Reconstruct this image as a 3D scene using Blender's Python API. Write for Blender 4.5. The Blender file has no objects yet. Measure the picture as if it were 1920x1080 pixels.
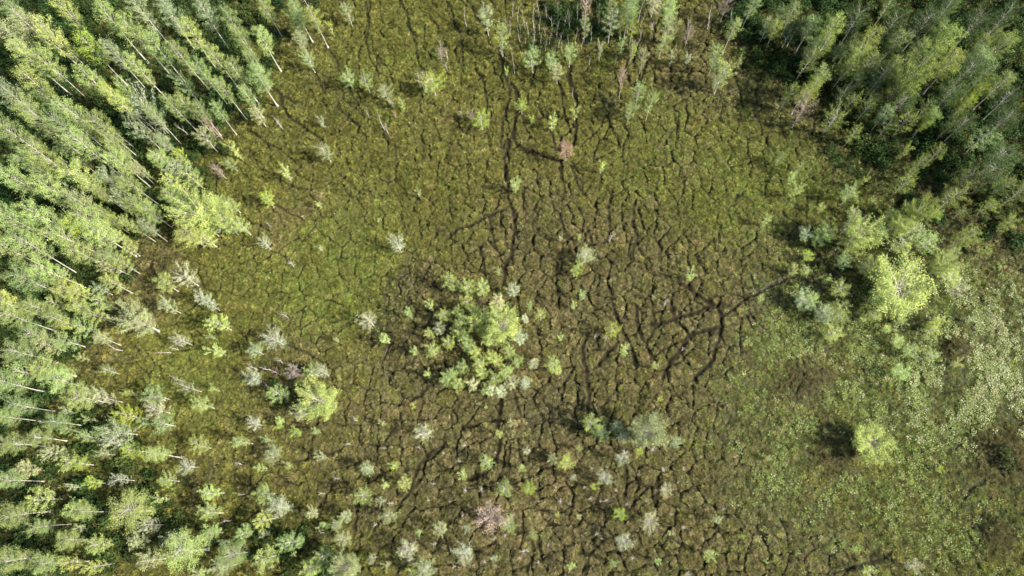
import bpy, math, random
import numpy as np
from mathutils import Matrix, Vector

sc = bpy.context.scene
COL = sc.collection
R = math.radians
# ---------------------------------------------------------------- camera
# photo is 1920 x 1080; focal length FPX pixels; the plumb point under the camera is at pixel NAD
FPX, NAD, ALT = 1280.0, (1010.0, 945.0), 90.0
u_c = -Vector((NAD[0]-960, -(NAD[1]-540), -FPX)).normalized()       # world up in camera axes
y_c = (Vector((0, 1, 0)) - Vector((0, 1, 0)).dot(u_c)*u_c).normalized()
x_c = y_c.cross(u_c)
CAMR = Matrix((x_c, y_c, u_c))                                       # camera -> world
cam = bpy.data.cameras.new('camera')
cam.sensor_width = 36.0
cam.lens = 36.0*FPX/1920
cam.clip_start = 0.5
cam.clip_end = 5000
cam_o = bpy.data.objects.new('camera', cam)
COL.objects.link(cam_o)
cam_o.matrix_world = Matrix.Translation((0, 0, ALT)) @ CAMR.to_4x4()
sc.camera = cam_o
# ---------------------------------------------------------------- light
SUN_AZ, SUN_EL = 106.0, 41.0                                          # from +Y clockwise
wd = bpy.data.worlds.new('World')
sc.world = wd
wd.use_nodes = True
nt = wd.node_tree
sky = nt.nodes.new('ShaderNodeTexSky')
sky.sky_type = 'NISHITA'
sky.sun_disc = False
sky.sun_elevation = R(SUN_EL)
sky.sun_rotation = R(SUN_AZ)
nt.links.new(sky.outputs[0], nt.nodes['Background'].inputs[0])
nt.nodes['Background'].inputs[1].default_value = 0.08
sun = bpy.data.lights.new('sun', 'SUN')
sun.energy = 4.6
sun.angle = R(1.0)
sun.color = (1.0, 0.95, 0.86)
sun_o = bpy.data.objects.new('sun', sun)
COL.objects.link(sun_o)
to_sun = Vector((math.sin(R(SUN_AZ))*math.cos(R(SUN_EL)), math.cos(R(SUN_AZ))*math.cos(R(SUN_EL)), math.sin(R(SUN_EL))))
sun_o.rotation_euler = to_sun.to_track_quat('Z', 'Y').to_euler()
sun_o.location = (60, -20, 80)
vs = sc.view_settings
vs.view_transform = 'Standard'
vs.look = 'None'
vs.exposure = 1.15
vs.gamma = 1.0
sc.cycles.max_bounces = 6
sc.cycles.transparent_max_bounces = 4

random.seed(7)
RNG = np.random.default_rng(11)
CM = np.array(CAMR)


def unproject(px, py, z=0.0):
    d = CAMR @ Vector((px-960, -(py-540), -FPX))
    t = (z-ALT)/d.z
    return Vector((d.x*t, d.y*t, z))


def project(x, y, z=0.0):
    p = np.stack([np.asarray(x, float), np.asarray(y, float), np.zeros_like(np.asarray(x, float))+z-ALT], -1)
    c = p @ CM                                                      # world -> camera (transpose)
    k = FPX/np.maximum(-c[..., 2], 1.0)
    return 960+c[..., 0]*k, 540-c[..., 1]*k


def vnoise(x, y, s, seed):
    r = np.random.default_rng(seed).random((257, 257))
    xs, ys = np.asarray(x)/s+1000.37, np.asarray(y)/s+1000.71
    xi, yi = np.floor(xs).astype(int), np.floor(ys).astype(int)
    fx, fy = xs-xi, ys-yi
    fx, fy = fx*fx*(3-2*fx), fy*fy*(3-2*fy)
    a, b = xi % 256, yi % 256
    return ((r[a, b]*(1-fx)+r[a+1, b]*fx)*(1-fy) + (r[a, b+1]*(1-fx)+r[a+1, b+1]*fx)*fy)


def fnoise(x, y, s, seed, octv=4):
    t, am, tot = 0, 1.0, 0
    for k in range(octv):
        t = t+am*vnoise(x, y, s/2**k, seed+k*17)
        tot += am
        am *= .55
    return t/tot


def props(o, label=None, cat=None, group=None, kind=None):
    if label: o['label'] = label
    if cat: o['category'] = cat
    if group: o['group'] = group
    if kind: o['kind'] = kind
    return o


# ---------------------------------------------------------------- materials
def new_mat(name, rough=.8):
    m = bpy.data.materials.new(name)
    m.use_nodes = True
    b = m.node_tree.nodes['Principled BSDF']
    b.inputs['Roughness'].default_value = rough
    if 'Specular IOR Level' in b.inputs: b.inputs['Specular IOR Level'].default_value = .1
    return m, m.node_tree, b


def N(nt, t, **kw):
    n = nt.nodes.new(t)
    for k, v in kw.items(): setattr(n, k, v)
    return n


def mulc(nt, a, b, fac=1.0):
    n = N(nt, 'ShaderNodeMix', data_type='RGBA', blend_type='MULTIPLY')
    n.inputs[0].default_value = fac
    nt.links.new(a, n.inputs[6]); nt.links.new(b, n.inputs[7])
    return n.outputs[2]


def leaf_surface(nt, col, trans=.35, gloss=.0):
    out = nt.nodes['Material Output']
    b = nt.nodes['Principled BSDF']
    nt.links.new(col, b.inputs['Base Color'])
    tr = N(nt, 'ShaderNodeBsdfTranslucent')
    nt.links.new(col, tr.inputs[0])
    mx = N(nt, 'ShaderNodeMixShader')
    mx.inputs[0].default_value = trans
    nt.links.new(b.outputs[0], mx.inputs[1]); nt.links.new(tr.outputs[0], mx.inputs[2])
    nt.links.new(mx.outputs[0], out.inputs[0])


def foliage_mat():
    m, nt, b = new_mat('foliage', .55)
    oi = N(nt, 'ShaderNodeObjectInfo')
    at = N(nt, 'ShaderNodeAttribute', attribute_name='v')
    leaf_surface(nt, mulc(nt, oi.outputs['Color'], at.outputs['Color']), .25)
    return m


def bark_mat(name, c1, c2, foot=None):
    m, nt, b = new_mat(name, .85)
    tc = N(nt, 'ShaderNodeTexCoord')
    no = N(nt, 'ShaderNodeTexNoise'); no.inputs['Scale'].default_value = 2.2; no.inputs['Detail'].default_value = 5
    cr = N(nt, 'ShaderNodeValToRGB')
    cr.color_ramp.elements[0].position = .35; cr.color_ramp.elements[0].color = (*c1, 1)
    cr.color_ramp.elements[1].position = .65; cr.color_ramp.elements[1].color = (*c2, 1)
    nt.links.new(tc.outputs['Object'], no.inputs[0]); nt.links.new(no.outputs[0], cr.inputs[0])
    oi = N(nt, 'ShaderNodeObjectInfo')
    nt.links.new(mulc(nt, cr.outputs[0], oi.outputs['Color']), b.inputs['Base Color'])
    bp = N(nt, 'ShaderNodeBump'); bp.inputs[0].default_value = .4; bp.inputs[1].default_value = .03
    nt.links.new(no.outputs[0], bp.inputs['Height']); nt.links.new(bp.outputs[0], b.inputs['Normal'])
    return m


def tuft_mat(name, trans=.3, rough=.7):
    m, nt, b = new_mat(name, rough)
    a = N(nt, 'ShaderNodeAttribute', attribute_name='tcol', attribute_type='INSTANCER')
    v = N(nt, 'ShaderNodeAttribute', attribute_name='v')
    leaf_surface(nt, mulc(nt, a.outputs['Color'], v.outputs['Color']), trans)
    return m


def ground_mat():
    m, nt, b = new_mat('bog_soil', .9)
    a = N(nt, 'ShaderNodeAttribute', attribute_name='gcol')
    wet = N(nt, 'ShaderNodeAttribute', attribute_name='wet')
    tc = N(nt, 'ShaderNodeTexCoord')
    no = N(nt, 'ShaderNodeTexNoise'); no.inputs['Scale'].default_value = 1.9; no.inputs['Detail'].default_value = 8; no.inputs['Roughness'].default_value = .7
    cr = N(nt, 'ShaderNodeValToRGB')
    cr.color_ramp.elements[0].position = .3; cr.color_ramp.elements[0].color = (.45, .45, .45, 1)
    cr.color_ramp.elements[1].position = .7; cr.color_ramp.elements[1].color = (1.4, 1.35, 1.2, 1)
    nt.links.new(tc.outputs['Object'], no.inputs[0]); nt.links.new(no.outputs[0], cr.inputs[0])
    nt.links.new(mulc(nt, a.outputs['Color'], cr.outputs[0]), b.inputs['Base Color'])
    mr = N(nt, 'ShaderNodeMapRange')
    mr.inputs['To Min'].default_value = .9; mr.inputs['To Max'].default_value = .1
    nt.links.new(wet.outputs['Fac'], mr.inputs[0]); nt.links.new(mr.outputs[0], b.inputs['Roughness'])
    bp = N(nt, 'ShaderNodeBump'); bp.inputs[0].default_value = .6; bp.inputs[1].default_value = .15
    nt.links.new(no.outputs[0], bp.inputs['Height']); nt.links.new(bp.outputs[0], b.inputs['Normal'])
    return m


M_LEAF = foliage_mat()
M_BARK = bark_mat('pale_bark', (.38, .36, .32), (.70, .67, .61))
M_DEAD = bark_mat('weathered_wood', (.45, .43, .40), (.75, .72, .68))
M_TUFT = tuft_mat('sedge_blade')
M_PAD = tuft_mat('lily_leaf', .12, .38)

# ---------------------------------------------------------------- ground maps
# (px, py, sigma_px, class, weight): G bright moss, B brown heath, T tan sedge, L lily, W wet peat, F forest floor; W and F also paint tree shadow dark left of the right-hand trees
ANCH = '''
620 490 60 G 1.1|680 430 50 G 1|560 560 45 G 1|700 540 40 G .6|560 640 35 G .5|650 560 50 G .9|740 90 60 G .35|800 120 50 G .3
1290 290 60 G .7|1380 330 70 G 1|1420 400 50 G 1|1240 260 50 G .5|1330 400 40 G .5|1500 330 60 G .9|1180 300 40 G .5|1600 380 50 G .4
350 690 45 G 1|400 740 50 G .9|300 740 35 G .6|400 300 40 G .4|740 220 18 G 1.2|460 500 60 G .3|1135 125 16 G 1.3|520 120 50 G .4
450 330 50 S .6|600 330 60 S .6|800 330 70 S .6|560 410 30 T 1|590 390 20 T 1|520 440 30 T .6|660 400 30 T .4|560 90 30 T .3
1250 620 90 B 1.3|1120 560 80 B 1|1050 500 70 B .9|930 450 60 B .5|1330 580 60 B .7|1180 460 60 B .6|1000 430 60 B .5|1120 660 60 B .9
1290 130 50 B .9|1230 100 50 B .5|1340 80 50 B .5|1470 200 40 B .8|1500 250 50 B .8|1200 240 40 B .4|1280 310 32 B 1.2|1380 460 50 B .5
1430 430 40 B .5|1330 230 50 T .3|830 250 50 T .35|1000 330 60 T .2|1060 800 50 B .9|980 780 60 B 1|900 800 60 B .9|820 820 60 B .7|740 780 60 B .5
700 860 60 B .6|780 920 60 B .9|880 930 70 B 1.1|980 960 80 B 1.3|1080 960 80 B 1.3|1180 950 70 B 1.1|1050 1050 80 B 1.2|900 1050 60 B .9|800 1030 50 B .7
640 870 50 B .4|680 960 50 B .4|1000 860 70 B 1|1150 850 60 B .7|1300 930 70 B .5|1280 780 70 B .5|1360 720 60 B .4|1400 860 60 B .35|1300 1040 90 B .6
1440 1060 80 B .6|1560 1060 70 B .5|1510 720 38 B 1.8|1575 850 32 B 1.6|1790 657 22 B 2|1790 657 20 F 1.2|1870 850 45 F 1.2|1860 1005 32 F .8|1575 852 26 F .8|1870 850 40 B 2.2|1480 980 60 B .4|1400 620 30 B .4
830 600 50 B 1.1|800 560 40 B .8|790 680 40 B .8|900 640 60 B 1|970 720 50 B .8|1010 640 40 B .9|570 660 45 T .7|570 660 40 B .5|500 770 40 B .4
560 820 60 B .35|450 830 60 T .3|650 720 50 B .3|290 500 40 B .8|250 540 40 B .7|280 570 40 B .6|190 660 30 B .6|100 620 40 B .6
770 520 20 W 1.6|740 580 16 W 1.4|735 640 22 W 1.3|770 700 30 W 1|1060 785 30 W 1.1|1010 770 25 W .8|1440 540 35 W 1|1500 520 35 W .9|1160 205 10 W 1.5
190 770 16 W 1.5|110 910 16 W 1.5|1345 165 25 W .5|1370 190 25 W .7|380 900 25 W .6|1250 1070 20 W .8|1680 610 35 W .5|1870 690 26 W .5|280 1000 40 W .5
1480 420 40 W .4|1540 500 40 W 1|720 690 20 W .8|880 770 20 W .4|1830 830 20 W .5|600 750 25 W .3|1380 190 40 W .4
1660 620 60 L 1.5|1750 560 60 L 2|1840 560 60 L 2|1880 640 60 L 2.6|1860 720 60 L 3|1780 720 60 L 2|1900 760 50 L 3|1780 800 60 L 1.6|1700 700 60 L 1.2
1600 680 60 L 1|1500 640 60 L 1|1450 700 60 L 1|1420 760 60 L .9|1440 600 40 L .8|1600 760 60 L .8|1500 820 60 L .8|1700 800 60 L .9|1760 880 60 L .9
1480 900 60 L .8|1600 940 70 L .8|1700 960 60 L .8|1560 1000 60 L .6|1420 930 50 L .6|1900 960 60 L .8|1800 1020 60 L .6|1640 340 40 L .7|1620 320 30 L .6
1440 500 40 L .5|1540 540 40 L .5|1640 430 40 L .5|1380 820 50 L .6|1420 690 50 L .8|1640 860 70 G .6|1620 700 50 G .4|1700 900 60 G .4
300 60 120 F 1|150 150 150 F 1.6|60 300 150 F 1.8|150 380 90 F 1.2|60 480 90 F 1.4|80 600 60 F .9|330 150 80 F 1|430 80 60 F .7|260 260 60 F .7
60 700 60 F .9|90 800 60 F .9|150 900 60 F .8|60 1000 90 F 1|220 960 60 F .6|200 820 40 F .5|330 1000 60 F .5|520 30 50 F .4|350 380 50 F .5|230 480 30 F .3
500 1020 60 F .5|600 1040 60 F .4|540 720 35 F .7|1500 60 80 F 1|1620 60 110 F 1.6|1760 100 140 F 2|1860 260 110 F 2|1700 200 90 F 1.4|1900 400 60 F 1
1780 340 60 F 1|1600 220 50 F .8|1660 280 50 F .8|1850 400 40 F .7|1740 420 40 F .4|1600 450 50 F .4|1460 60 60 F .8|1380 40 50 F .6|1150 20 60 F .5|1040 60 70 F .4
900 600 40 F .5|640 170 30 F .4|1690 540 50 F .5|1530 520 40 F .3|1870 850 28 F 1.1|1575 860 14 F 1|1860 1000 22 F .8|1700 260 50 B .8|1800 470 60 B .9|1880 480 60 B .9
1650 310 40 B .5|1760 340 50 B .8'''
CLS = 'SGBTLWF'
ANCHL = [a.split() for a in ANCH.replace('\n', '|').split('|') if a.strip()]


def classes(x, y):
    """weights (n,7) of the ground classes at world points"""
    px, py = project(x, y)
    px = px+(fnoise(x, y, 4.0, 301)-.5)*70+(vnoise(x, y, 1.2, 303)-.5)*26
    py = py+(fnoise(x, y, 4.0, 302)-.5)*70+(vnoise(x, y, 1.2, 304)-.5)*26
    W = np.zeros(px.shape+(7,))
    W[..., 0] = .55
    for a in ANCHL:
        ax, ay, s, c, w = float(a[0]), float(a[1]), float(a[2]), CLS.index(a[3]), float(a[4])*(.8 if a[3] == 'B' and float(a[2]) > 39 else 1)
        W[..., c] += w*np.exp(-((px-ax)**2+(py-ay)**2)/(2*s*s))
    far = np.clip(np.maximum(np.abs(px-960)-1000, np.abs(py-540)-600)/400, 0, 1)
    W[..., 6] += far*3
    return W/W.sum(-1, keepdims=True)


TRAILS = '''
513 168,527 182,547 193,560 197/1|527 182,530 197,538 217,553 230,580 250,600 263,612 280/1|470 250,490 262,520 280,545 300,570 318/.7
587 133,597 147,605 173,608 182/.9|693 0,695 43,693 60,690 83,693 110,705 130,712 150/.8|747 0,760 17,770 43,773 67,783 93,788 123,792 140/.9
843 10,850 33,858 57,865 83,868 110,872 130/.9|873 0,887 20,903 43,915 60/.8|903 147,910 173,915 197,913 217/1
937 97,940 123,953 157,958 187,950 207,942 230,940 260,945 283/1|972 205,966 240,956 270,948 300,947 320,952 340,955 365/1.5
610 83,623 100,637 120,640 133/.9|707 103,713 117,733 137,740 160/.7|637 195,645 215,668 235,680 250,690 275/.7|660 170,672 200,685 225/.6
960 160,968 173,970 200,975 213,967 240,963 263,970 277,987 287,1010 293,1033 300,1053 308/1.6
1070 127,1070 160,1077 187,1082 217,1082 240,1075 267,1073 277/1.3|1043 153,1050 173,1055 200,1060 227,1067 247,1073 263/1
1053 310,1055 333,1060 360,1055 380/1|1073 313,1077 333,1085 355,1095 372/.9|1083 107,1103 100,1120 87,1140 73,1160 70,1167 90,1173 103/1
1127 320,1125 345,1122 362/.8|1177 113,1173 143,1185 165/.9|1227 107,1210 120,1207 140,1200 160/1|1270 213,1268 240,1253 257,1250 275/.7
1090 250,1103 265,1120 250,1133 235/.7|523 387,540 400,560 410,575 418/.8|963 395,967 427,965 450,960 467,957 487,950 503,945 520,942 535/1.6
958 365,956 380,963 395/1.2|940 377,930 393,920 410,923 437,927 457/.8|945 395,913 410,887 423,863 430,840 450/1|905 463,907 493,910 520/.8|920 455,906 466,880 475/.6
800 510,827 527/.8|543 650,570 660,600 677,625 692/.8|1147 360,1140 387,1143 410,1142 433,1138 457/1|1050 403,1055 423,1060 440,1073 450,1080 470,1083 485/1
1087 393,1093 415,1092 437/.9|1043 495,1043 547,1048 575/1|1043 523,1065 510,1078 495/.8|1087 537,1103 560,1113 577,1135 590/1
1143 493,1140 527,1142 550,1147 573,1157 600,1167 617,1173 640,1183 653,1190 687/1.1
1353 575,1347 573,1320 580,1293 590,1263 600,1233 610,1218 608/1.7|1347 613,1320 623,1293 633,1277 660,1260 677,1250 700,1243 713/1.6
1270 532,1287 540,1310 557,1333 573,1347 577,1352 600,1348 627,1340 653,1330 680,1313 697,1300 712/1.5|1263 600,1277 617,1292 633/1.3
1193 577,1193 607,1197 623,1207 643,1217 663,1230 685/1.3|1233 610,1223 627,1210 640/1|1227 670,1250 657,1270 647,1290 640/.9
1103 627,1095 653,1097 680,1098 713,1103 740,1100 777/1.5|1157 643,1140 663,1123 690/1.1|1220 547,1223 577,1227 607/1|1260 557,1258 573,1263 597/1
1293 560,1292 590/.7|1475 520,1440 540,1420 550,1397 560,1377 580,1355 593/1.3|1103 627,1075 622,1055 615/.6|1135 597,1160 605/.8|1287 540,1262 555/.8
940 747,937 770,930 797,937 830,933 863,913 887,880 900/1.4|837 830,807 850,780 880,773 920,747 953/1.1|837 833,800 863,790 897,777 915/1
643 843,607 857,580 863,557 867/1|627 913,613 933,600 950/1|693 900,680 937,670 967,665 993/1.1|743 803,723 833,740 863,733 887/.9|877 840,877 863/.7
813 720,790 740,770 755/1|1173 867,1173 910,1168 935/1|1233 897,1230 953/1|1190 937,1210 920,1223 910/.9|997 1003,997 1043,983 1070/1|1007 1020,1020 1047/.8
993 893,1017 883,1040 877/.9|1085 770,1092 745/.8|960 720,965 750,975 780/.8|1800 460,1790 480,1775 500/.6|1750 405,1760 420,1745 450/.8|1810 430,1840 410,1860 440/.7
600 770,592 800,585 830,583 860/.7|700 780,697 820,710 850/.6|960 840,955 880,940 900/.8|1440 250,1430 280,1450 300/.6|1350 710,1370 690/.6
1100 430,1110 460,1125 490/.8|1010 395,1000 420,1005 450,990 480/.8|1230 400,1225 440,1240 470/.8|1350 430,1345 460/.8|1190 380,1187 420,1192 450,1185 490/.9
520 340,548 355,590 362/.6|640 330,660 350,690 372/.5|720 250,740 280,745 320/.5|1000 110,1003 150,990 185,985 215/.7|1020 210,1030 250,1045 290/.9
1120 180,1135 215,1128 240/.7|1260 170,1285 195,1290 225/.6|1120 520,1115 550/.6|1010 560,1030 590,1035 620/.6|1075 690,1060 720,1050 760/.9
850 770,845 800,858 830/.7|1130 760,1150 740,1160 715/.6|1060 900,1075 930,1070 970/.8|1130 1010,1105 1040,1100 1075/.8|850 960,835 1000,845 1040/.8|730 1000,745 1040/.7
1840 900,1815 915,1805 935/.9|1560 870,1590 880,1620 885/.4|1560 1075,1600 1060,1660 1045/1|1690 690,1693 730/.6'''
# world grid of the detail sheet
STEP = .13
GX0, GX1, GY0, GY1 = -96.0, 96.0, -16.0, 92.0
gx = np.arange(GX0, GX1+1e-6, STEP)
gy = np.arange(GY0, GY1+1e-6, STEP)
GXX, GYY = np.meshgrid(gx, gy, indexing='ij')
WX = GXX+(fnoise(GXX, GYY, 2.2, 41, 3)-.5)*.9
WY = GYY+(fnoise(GXX, GYY, 2.2, 42, 3)-.5)*.9
TR = np.zeros(GXX.shape)
for line in TRAILS.replace('\n', '|').split('|'):
    if not line.strip(): continue
    pts, wt = line.split('/')
    wt = float(wt)
    P = [unproject(*map(float, p.split())) for p in pts.split(',')]
    for a, b in zip(P[:-1], P[1:]):
        x0, x1 = min(a.x, b.x)-1.6, max(a.x, b.x)+1.6
        y0, y1 = min(a.y, b.y)-1.6, max(a.y, b.y)+1.6
        i0, i1 = max(0, int((x0-GX0)/STEP)), int((x1-GX0)/STEP)+1
        j0, j1 = max(0, int((y0-GY0)/STEP)), int((y1-GY0)/STEP)+1
        X, Y = WX[i0:i1, j0:j1], WY[i0:i1, j0:j1]
        if X.size == 0: continue
        dx, dy = b.x-a.x, b.y-a.y
        t = np.clip(((X-a.x)*dx+(Y-a.y)*dy)/(dx*dx+dy*dy+1e-9), 0, 1)
        d = np.hypot(X-a.x-t*dx, Y-a.y-t*dy)
        w = .085+.13*wt
        v = min(1.0, .45+.42*wt)*np.clip(1.5-d/w, 0, 1)
        TR[i0:i1, j0:j1] = np.maximum(TR[i0:i1, j0:j1], v)


def voronoi_edges(X, Y, s, seed, jit=.9):
    g = np.random.default_rng(seed).random((128, 128, 2))*jit
    xs, ys = X/s, Y/s
    xi, yi = np.floor(xs).astype(int), np.floor(ys).astype(int)
    f1 = np.full(X.shape, 9.); f2 = np.full(X.shape, 9.)
    for a in (-1, 0, 1):
        for b in (-1, 0, 1):
            q = g[(xi+a) % 128, (yi+b) % 128]
            d = np.hypot(xi+a+q[..., 0]-xs, yi+b+q[..., 1]-ys)
            n1 = np.minimum(f1, d)
            f2 = np.minimum(f2, np.maximum(f1, d)); f1 = n1
    return (f2-f1)*s, f1*s


CW = classes(GXX, GYY)
PXX, PYY = project(GXX, GYY)
E1, _ = voronoi_edges(WX, WY*1.0, 2.5, 5)
E2, F2 = voronoi_edges(WX+3.3, WY*.85+1.7, 1.25, 6)
# how strongly the browsed cell network shows: on sedge and heath, not on moss, lily or forest floor
cellw = np.clip(CW[..., 0]*1.1+CW[..., 2]*1.1+CW[..., 3]*.9+CW[..., 1]*.15-CW[..., 4]*.7-CW[..., 6]*.3, 0, 1)
cellw *= np.clip(.85+.4*np.exp(-((PXX-1060)**2/(2*420**2)+(PYY-480)**2/(2*420**2))), 0, 1)
n1 = fnoise(GXX, GYY, 6, 77, 3)
TR = np.maximum(TR, np.clip(1.3-E1/.145, 0, 1)*np.clip(cellw*3.2*np.clip((n1-.30)*5, 0, 1), 0, 1))
TR = np.maximum(TR, np.clip(1.2-E2/.14, 0, 1)*np.clip(cellw*1.1*np.clip((.55-n1)*4, 0, 1), 0, .5))
_, F3 = voronoi_edges(WX+9.1, WY*1.05+4.7, .78, 8)
TUS = np.clip(1-F3/.5, 0, 1)
HUM = (np.clip(E2, 0, .5)*.22+np.clip(E1, 0, .6)*.3)*(.3+cellw)+TUS*.15*np.clip(1.1-1.2*CW[..., 1]-.7*CW[..., 4], .25, 1)
MOUND = np.zeros(GXX.shape)
HEATH = np.zeros(GXX.shape)
for mx, my, mr in ((1510, 722, 36), (1568, 852, 34), (1790, 657, 25), (1872, 848, 50), (1862, 1005, 34), (1170, 985, 60), (1100, 930, 50), (760, 660, 40)):
    HEATH = np.maximum(HEATH, np.clip(1.6-np.hypot(PXX-mx+(fnoise(GXX, GYY, 2, 401)-.5)*50, PYY-my+(fnoise(GXX, GYY, 2, 402)-.5)*50)/mr, 0, 1)*(1 if mx > 1500 else .45))
for mx, my, mr, mh in ((1510, 722, 40, .5), (1575, 852, 34, .6), (1790, 657, 26, 1.1), (1870, 850, 52, .6), (1862, 1005, 40, .7), (1280, 312, 34, .3), (830, 620, 120, .2), (930, 640, 100, .4), (1690, 545, 70, .5)):
    MOUND = np.maximum(MOUND, mh*np.exp(-((PXX-mx)**2+(PYY-my)**2)/(mr*mr)))
HGT = fnoise(GXX, GYY, 9, 21, 5)*.5+fnoise(GXX, GYY, 1.1, 55, 3)*.22+HUM+MOUND-TR*.16-CW[..., 5]*.25-CW[..., 4]*.15


def blur(A, k):
    B = A.copy()
    for ax_ in (0, 1):
        B = sum(np.roll(B, d, ax_) for d in range(-k, k+1))/(2*k+1)
    return B


TRB = blur(TR, 2)


def samp(A, x, y):
    fx = np.clip((np.asarray(x)-GX0)/STEP, 0, A.shape[0]-1.001)
    fy = np.clip((np.asarray(y)-GY0)/STEP, 0, A.shape[1]-1.001)
    i, j = fx.astype(int), fy.astype(int)
    a, b = fx-i, fy-j
    if A.ndim == 3: a, b = a[..., None], b[..., None]
    return (A[i, j]*(1-a)+A[i+1, j]*a)*(1-b)+(A[i, j+1]*(1-a)+A[i+1, j+1]*a)*b


def raw_mesh(name, V, F, mats=(), smooth=False):
    me = bpy.data.meshes.new(name)
    V = np.asarray(V, np.float32); F = np.asarray(F, np.int32)
    me.vertices.add(len(V)); me.vertices.foreach_set('co', V.ravel())
    k = F.shape[1]
    me.loops.add(F.size); me.loops.foreach_set('vertex_index', F.ravel())
    me.polygons.add(len(F)); me.polygons.foreach_set('loop_start', np.arange(0, F.size, k, dtype=np.int32))
    for m in mats: me.materials.append(m)
    me.update(calc_edges=True)
    if smooth: me.polygons.foreach_set('use_smooth', np.ones(len(F), bool))
    return me


def vcol(me, name, C):
    a = me.attributes.new(name, 'FLOAT_COLOR', 'POINT')
    C = np.concatenate([C, np.ones((len(C), 1))], 1).astype(np.float32)
    a.data.foreach_set('color', C.ravel())


# ground: one sheet, fine where the bog is, stretching to the horizon
ext = [110, 150, 220, 400, 800, 1500, 3000]
ax = np.concatenate([-np.array(ext[::-1]), gx, np.array(ext)])
ay = np.concatenate([-np.array([20, 40, 80, 160, 400, 1000, 3000])[::-1], gy, np.array(ext)])
AX, AY = np.meshgrid(ax, ay, indexing='ij')
AZ = samp(HGT, AX, AY)
inside = (AX >= GX0) & (AX <= GX1) & (AY >= GY0) & (AY <= GY1)
AZ = np.where(inside, AZ, .1)
cw = samp(CW, AX, AY)
cw[~inside] = np.array([0, 0, 0, 0, 0, 0, 1.])
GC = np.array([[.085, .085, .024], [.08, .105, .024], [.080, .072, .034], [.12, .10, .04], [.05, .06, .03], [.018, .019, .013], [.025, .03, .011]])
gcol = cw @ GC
trs = np.where(inside, samp(TR, AX, AY), 0)[..., None]
gcol = gcol*(1-trs)+np.array([.022, .018, .010])*trs
nxv, nyv = AX.shape
idx = np.arange(nxv*nyv).reshape(nxv, nyv)
F = np.stack([idx[:-1, :-1], idx[1:, :-1], idx[1:, 1:], idx[:-1, 1:]], -1).reshape(-1, 4)
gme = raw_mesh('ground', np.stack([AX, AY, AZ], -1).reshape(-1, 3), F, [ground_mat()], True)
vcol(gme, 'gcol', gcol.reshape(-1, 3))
wa = gme.attributes.new('wet', 'FLOAT', 'POINT')
wa.data.foreach_set('value', np.clip(cw[..., 5]*1.3+cw[..., 4]*.5, 0, 1).ravel().astype(np.float32))
ground = bpy.data.objects.new('ground', gme)
COL.objects.link(ground)
props(ground, 'peaty bog floor with dark winding animal trails between hummocks', 'ground', kind='structure')

# ---------------------------------------------------------------- ground cover (uncountable stuff)


def blades_mesh(name, n, rad, h, w, lean, seed, mat):
    g = np.random.default_rng(seed)
    V, F, C = [], [], []
    for i in range(n):
        a = g.random()*6.283; r = rad*math.sqrt(g.random())*.7
        bx, by = r*math.cos(a), r*math.sin(a)
        a2 = a+g.normal()*.8; L = h*(.6+.6*g.random()); le = lean*(.3+g.random())*L
        dx, dy = math.cos(a2), math.sin(a2)
        sx, sy = -dy*w*.5, dx*w*.5
        k = len(V)
        c = .62+.6*g.random()
        tint = np.array([1, 1, 1])*c if g.random() > .25 else np.array([1.35, 1.15, .8])*c
        for t, ww in ((0, 1.0), (.55, .9), (1, .25)):
            x, y, z = bx+dx*le*t*t, by+dy*le*t*t, L*(t-.18*t*t*lean)
            V += [(x+sx*ww, y+sy*ww, z), (x-sx*ww, y-sy*ww, z)]
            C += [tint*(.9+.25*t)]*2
        F += [(k, k+1, k+3, k+2), (k+2, k+3, k+5, k+4)]
    me = raw_mesh(name, V, F, [mat]); vcol(me, 'v', np.array(C)); return me


def clump_mesh(name, n, rad, h, s, seed, mat, flat=.4):
    g = np.random.default_rng(seed)
    V, F, C = [], [], []
    for i in range(n):
        a = g.random()*6.283; r = rad*math.sqrt(g.random())
        z = h*(1-(r/rad)**2)*(.35+.65*g.random())+.02
        c = np.array([r*math.cos(a), r*math.sin(a), z])
        u = g.normal(size=3); u[2] *= flat; u /= np.linalg.norm(u)
        v = np.cross(u, g.normal(size=3)); v /= np.linalg.norm(v)
        ss = s*(.6+.8*g.random())
        k = len(V)
        V += [c-u*ss, c+v*ss*.5, c+u*ss, c-v*ss*.5]
        C += [np.array([1, 1, 1])*(.6+.75*g.random())]*4
        F.append((k, k+1, k+2, k+3))
    me = raw_mesh(name, V, F, [mat]); vcol(me, 'v', np.array(C)); return me


def pads_mesh(name, n, rad, seed, mat):
    g = np.random.default_rng(seed)
    V, F, C = [], [], []
    for i in range(n):
        a = g.random()*6.283; r = rad*math.sqrt(g.random())
        c = np.array([r*math.cos(a), r*math.sin(a), .1+.22*g.random()])
        s = .032+.045*g.random()
        t1, t2 = g.normal(size=2)*.35
        col = np.array([1, 1, 1])*(.6+.7*g.random())
        k = len(V)
        a0 = g.random()*6.28
        for q in range(6):
            x, y = s*math.cos(a0+q*1.05)*(1 if q else .35), s*math.sin(a0+q*1.05)*(1 if q else .35)
            V.append(c+np.array([x, y, x*t1+y*t2])); C.append(col)
        F.append(tuple(k+q for q in range(6)))
    me = raw_mesh(name, V, F, [mat]); vcol(me, 'v', np.array(C)); return me


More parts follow.
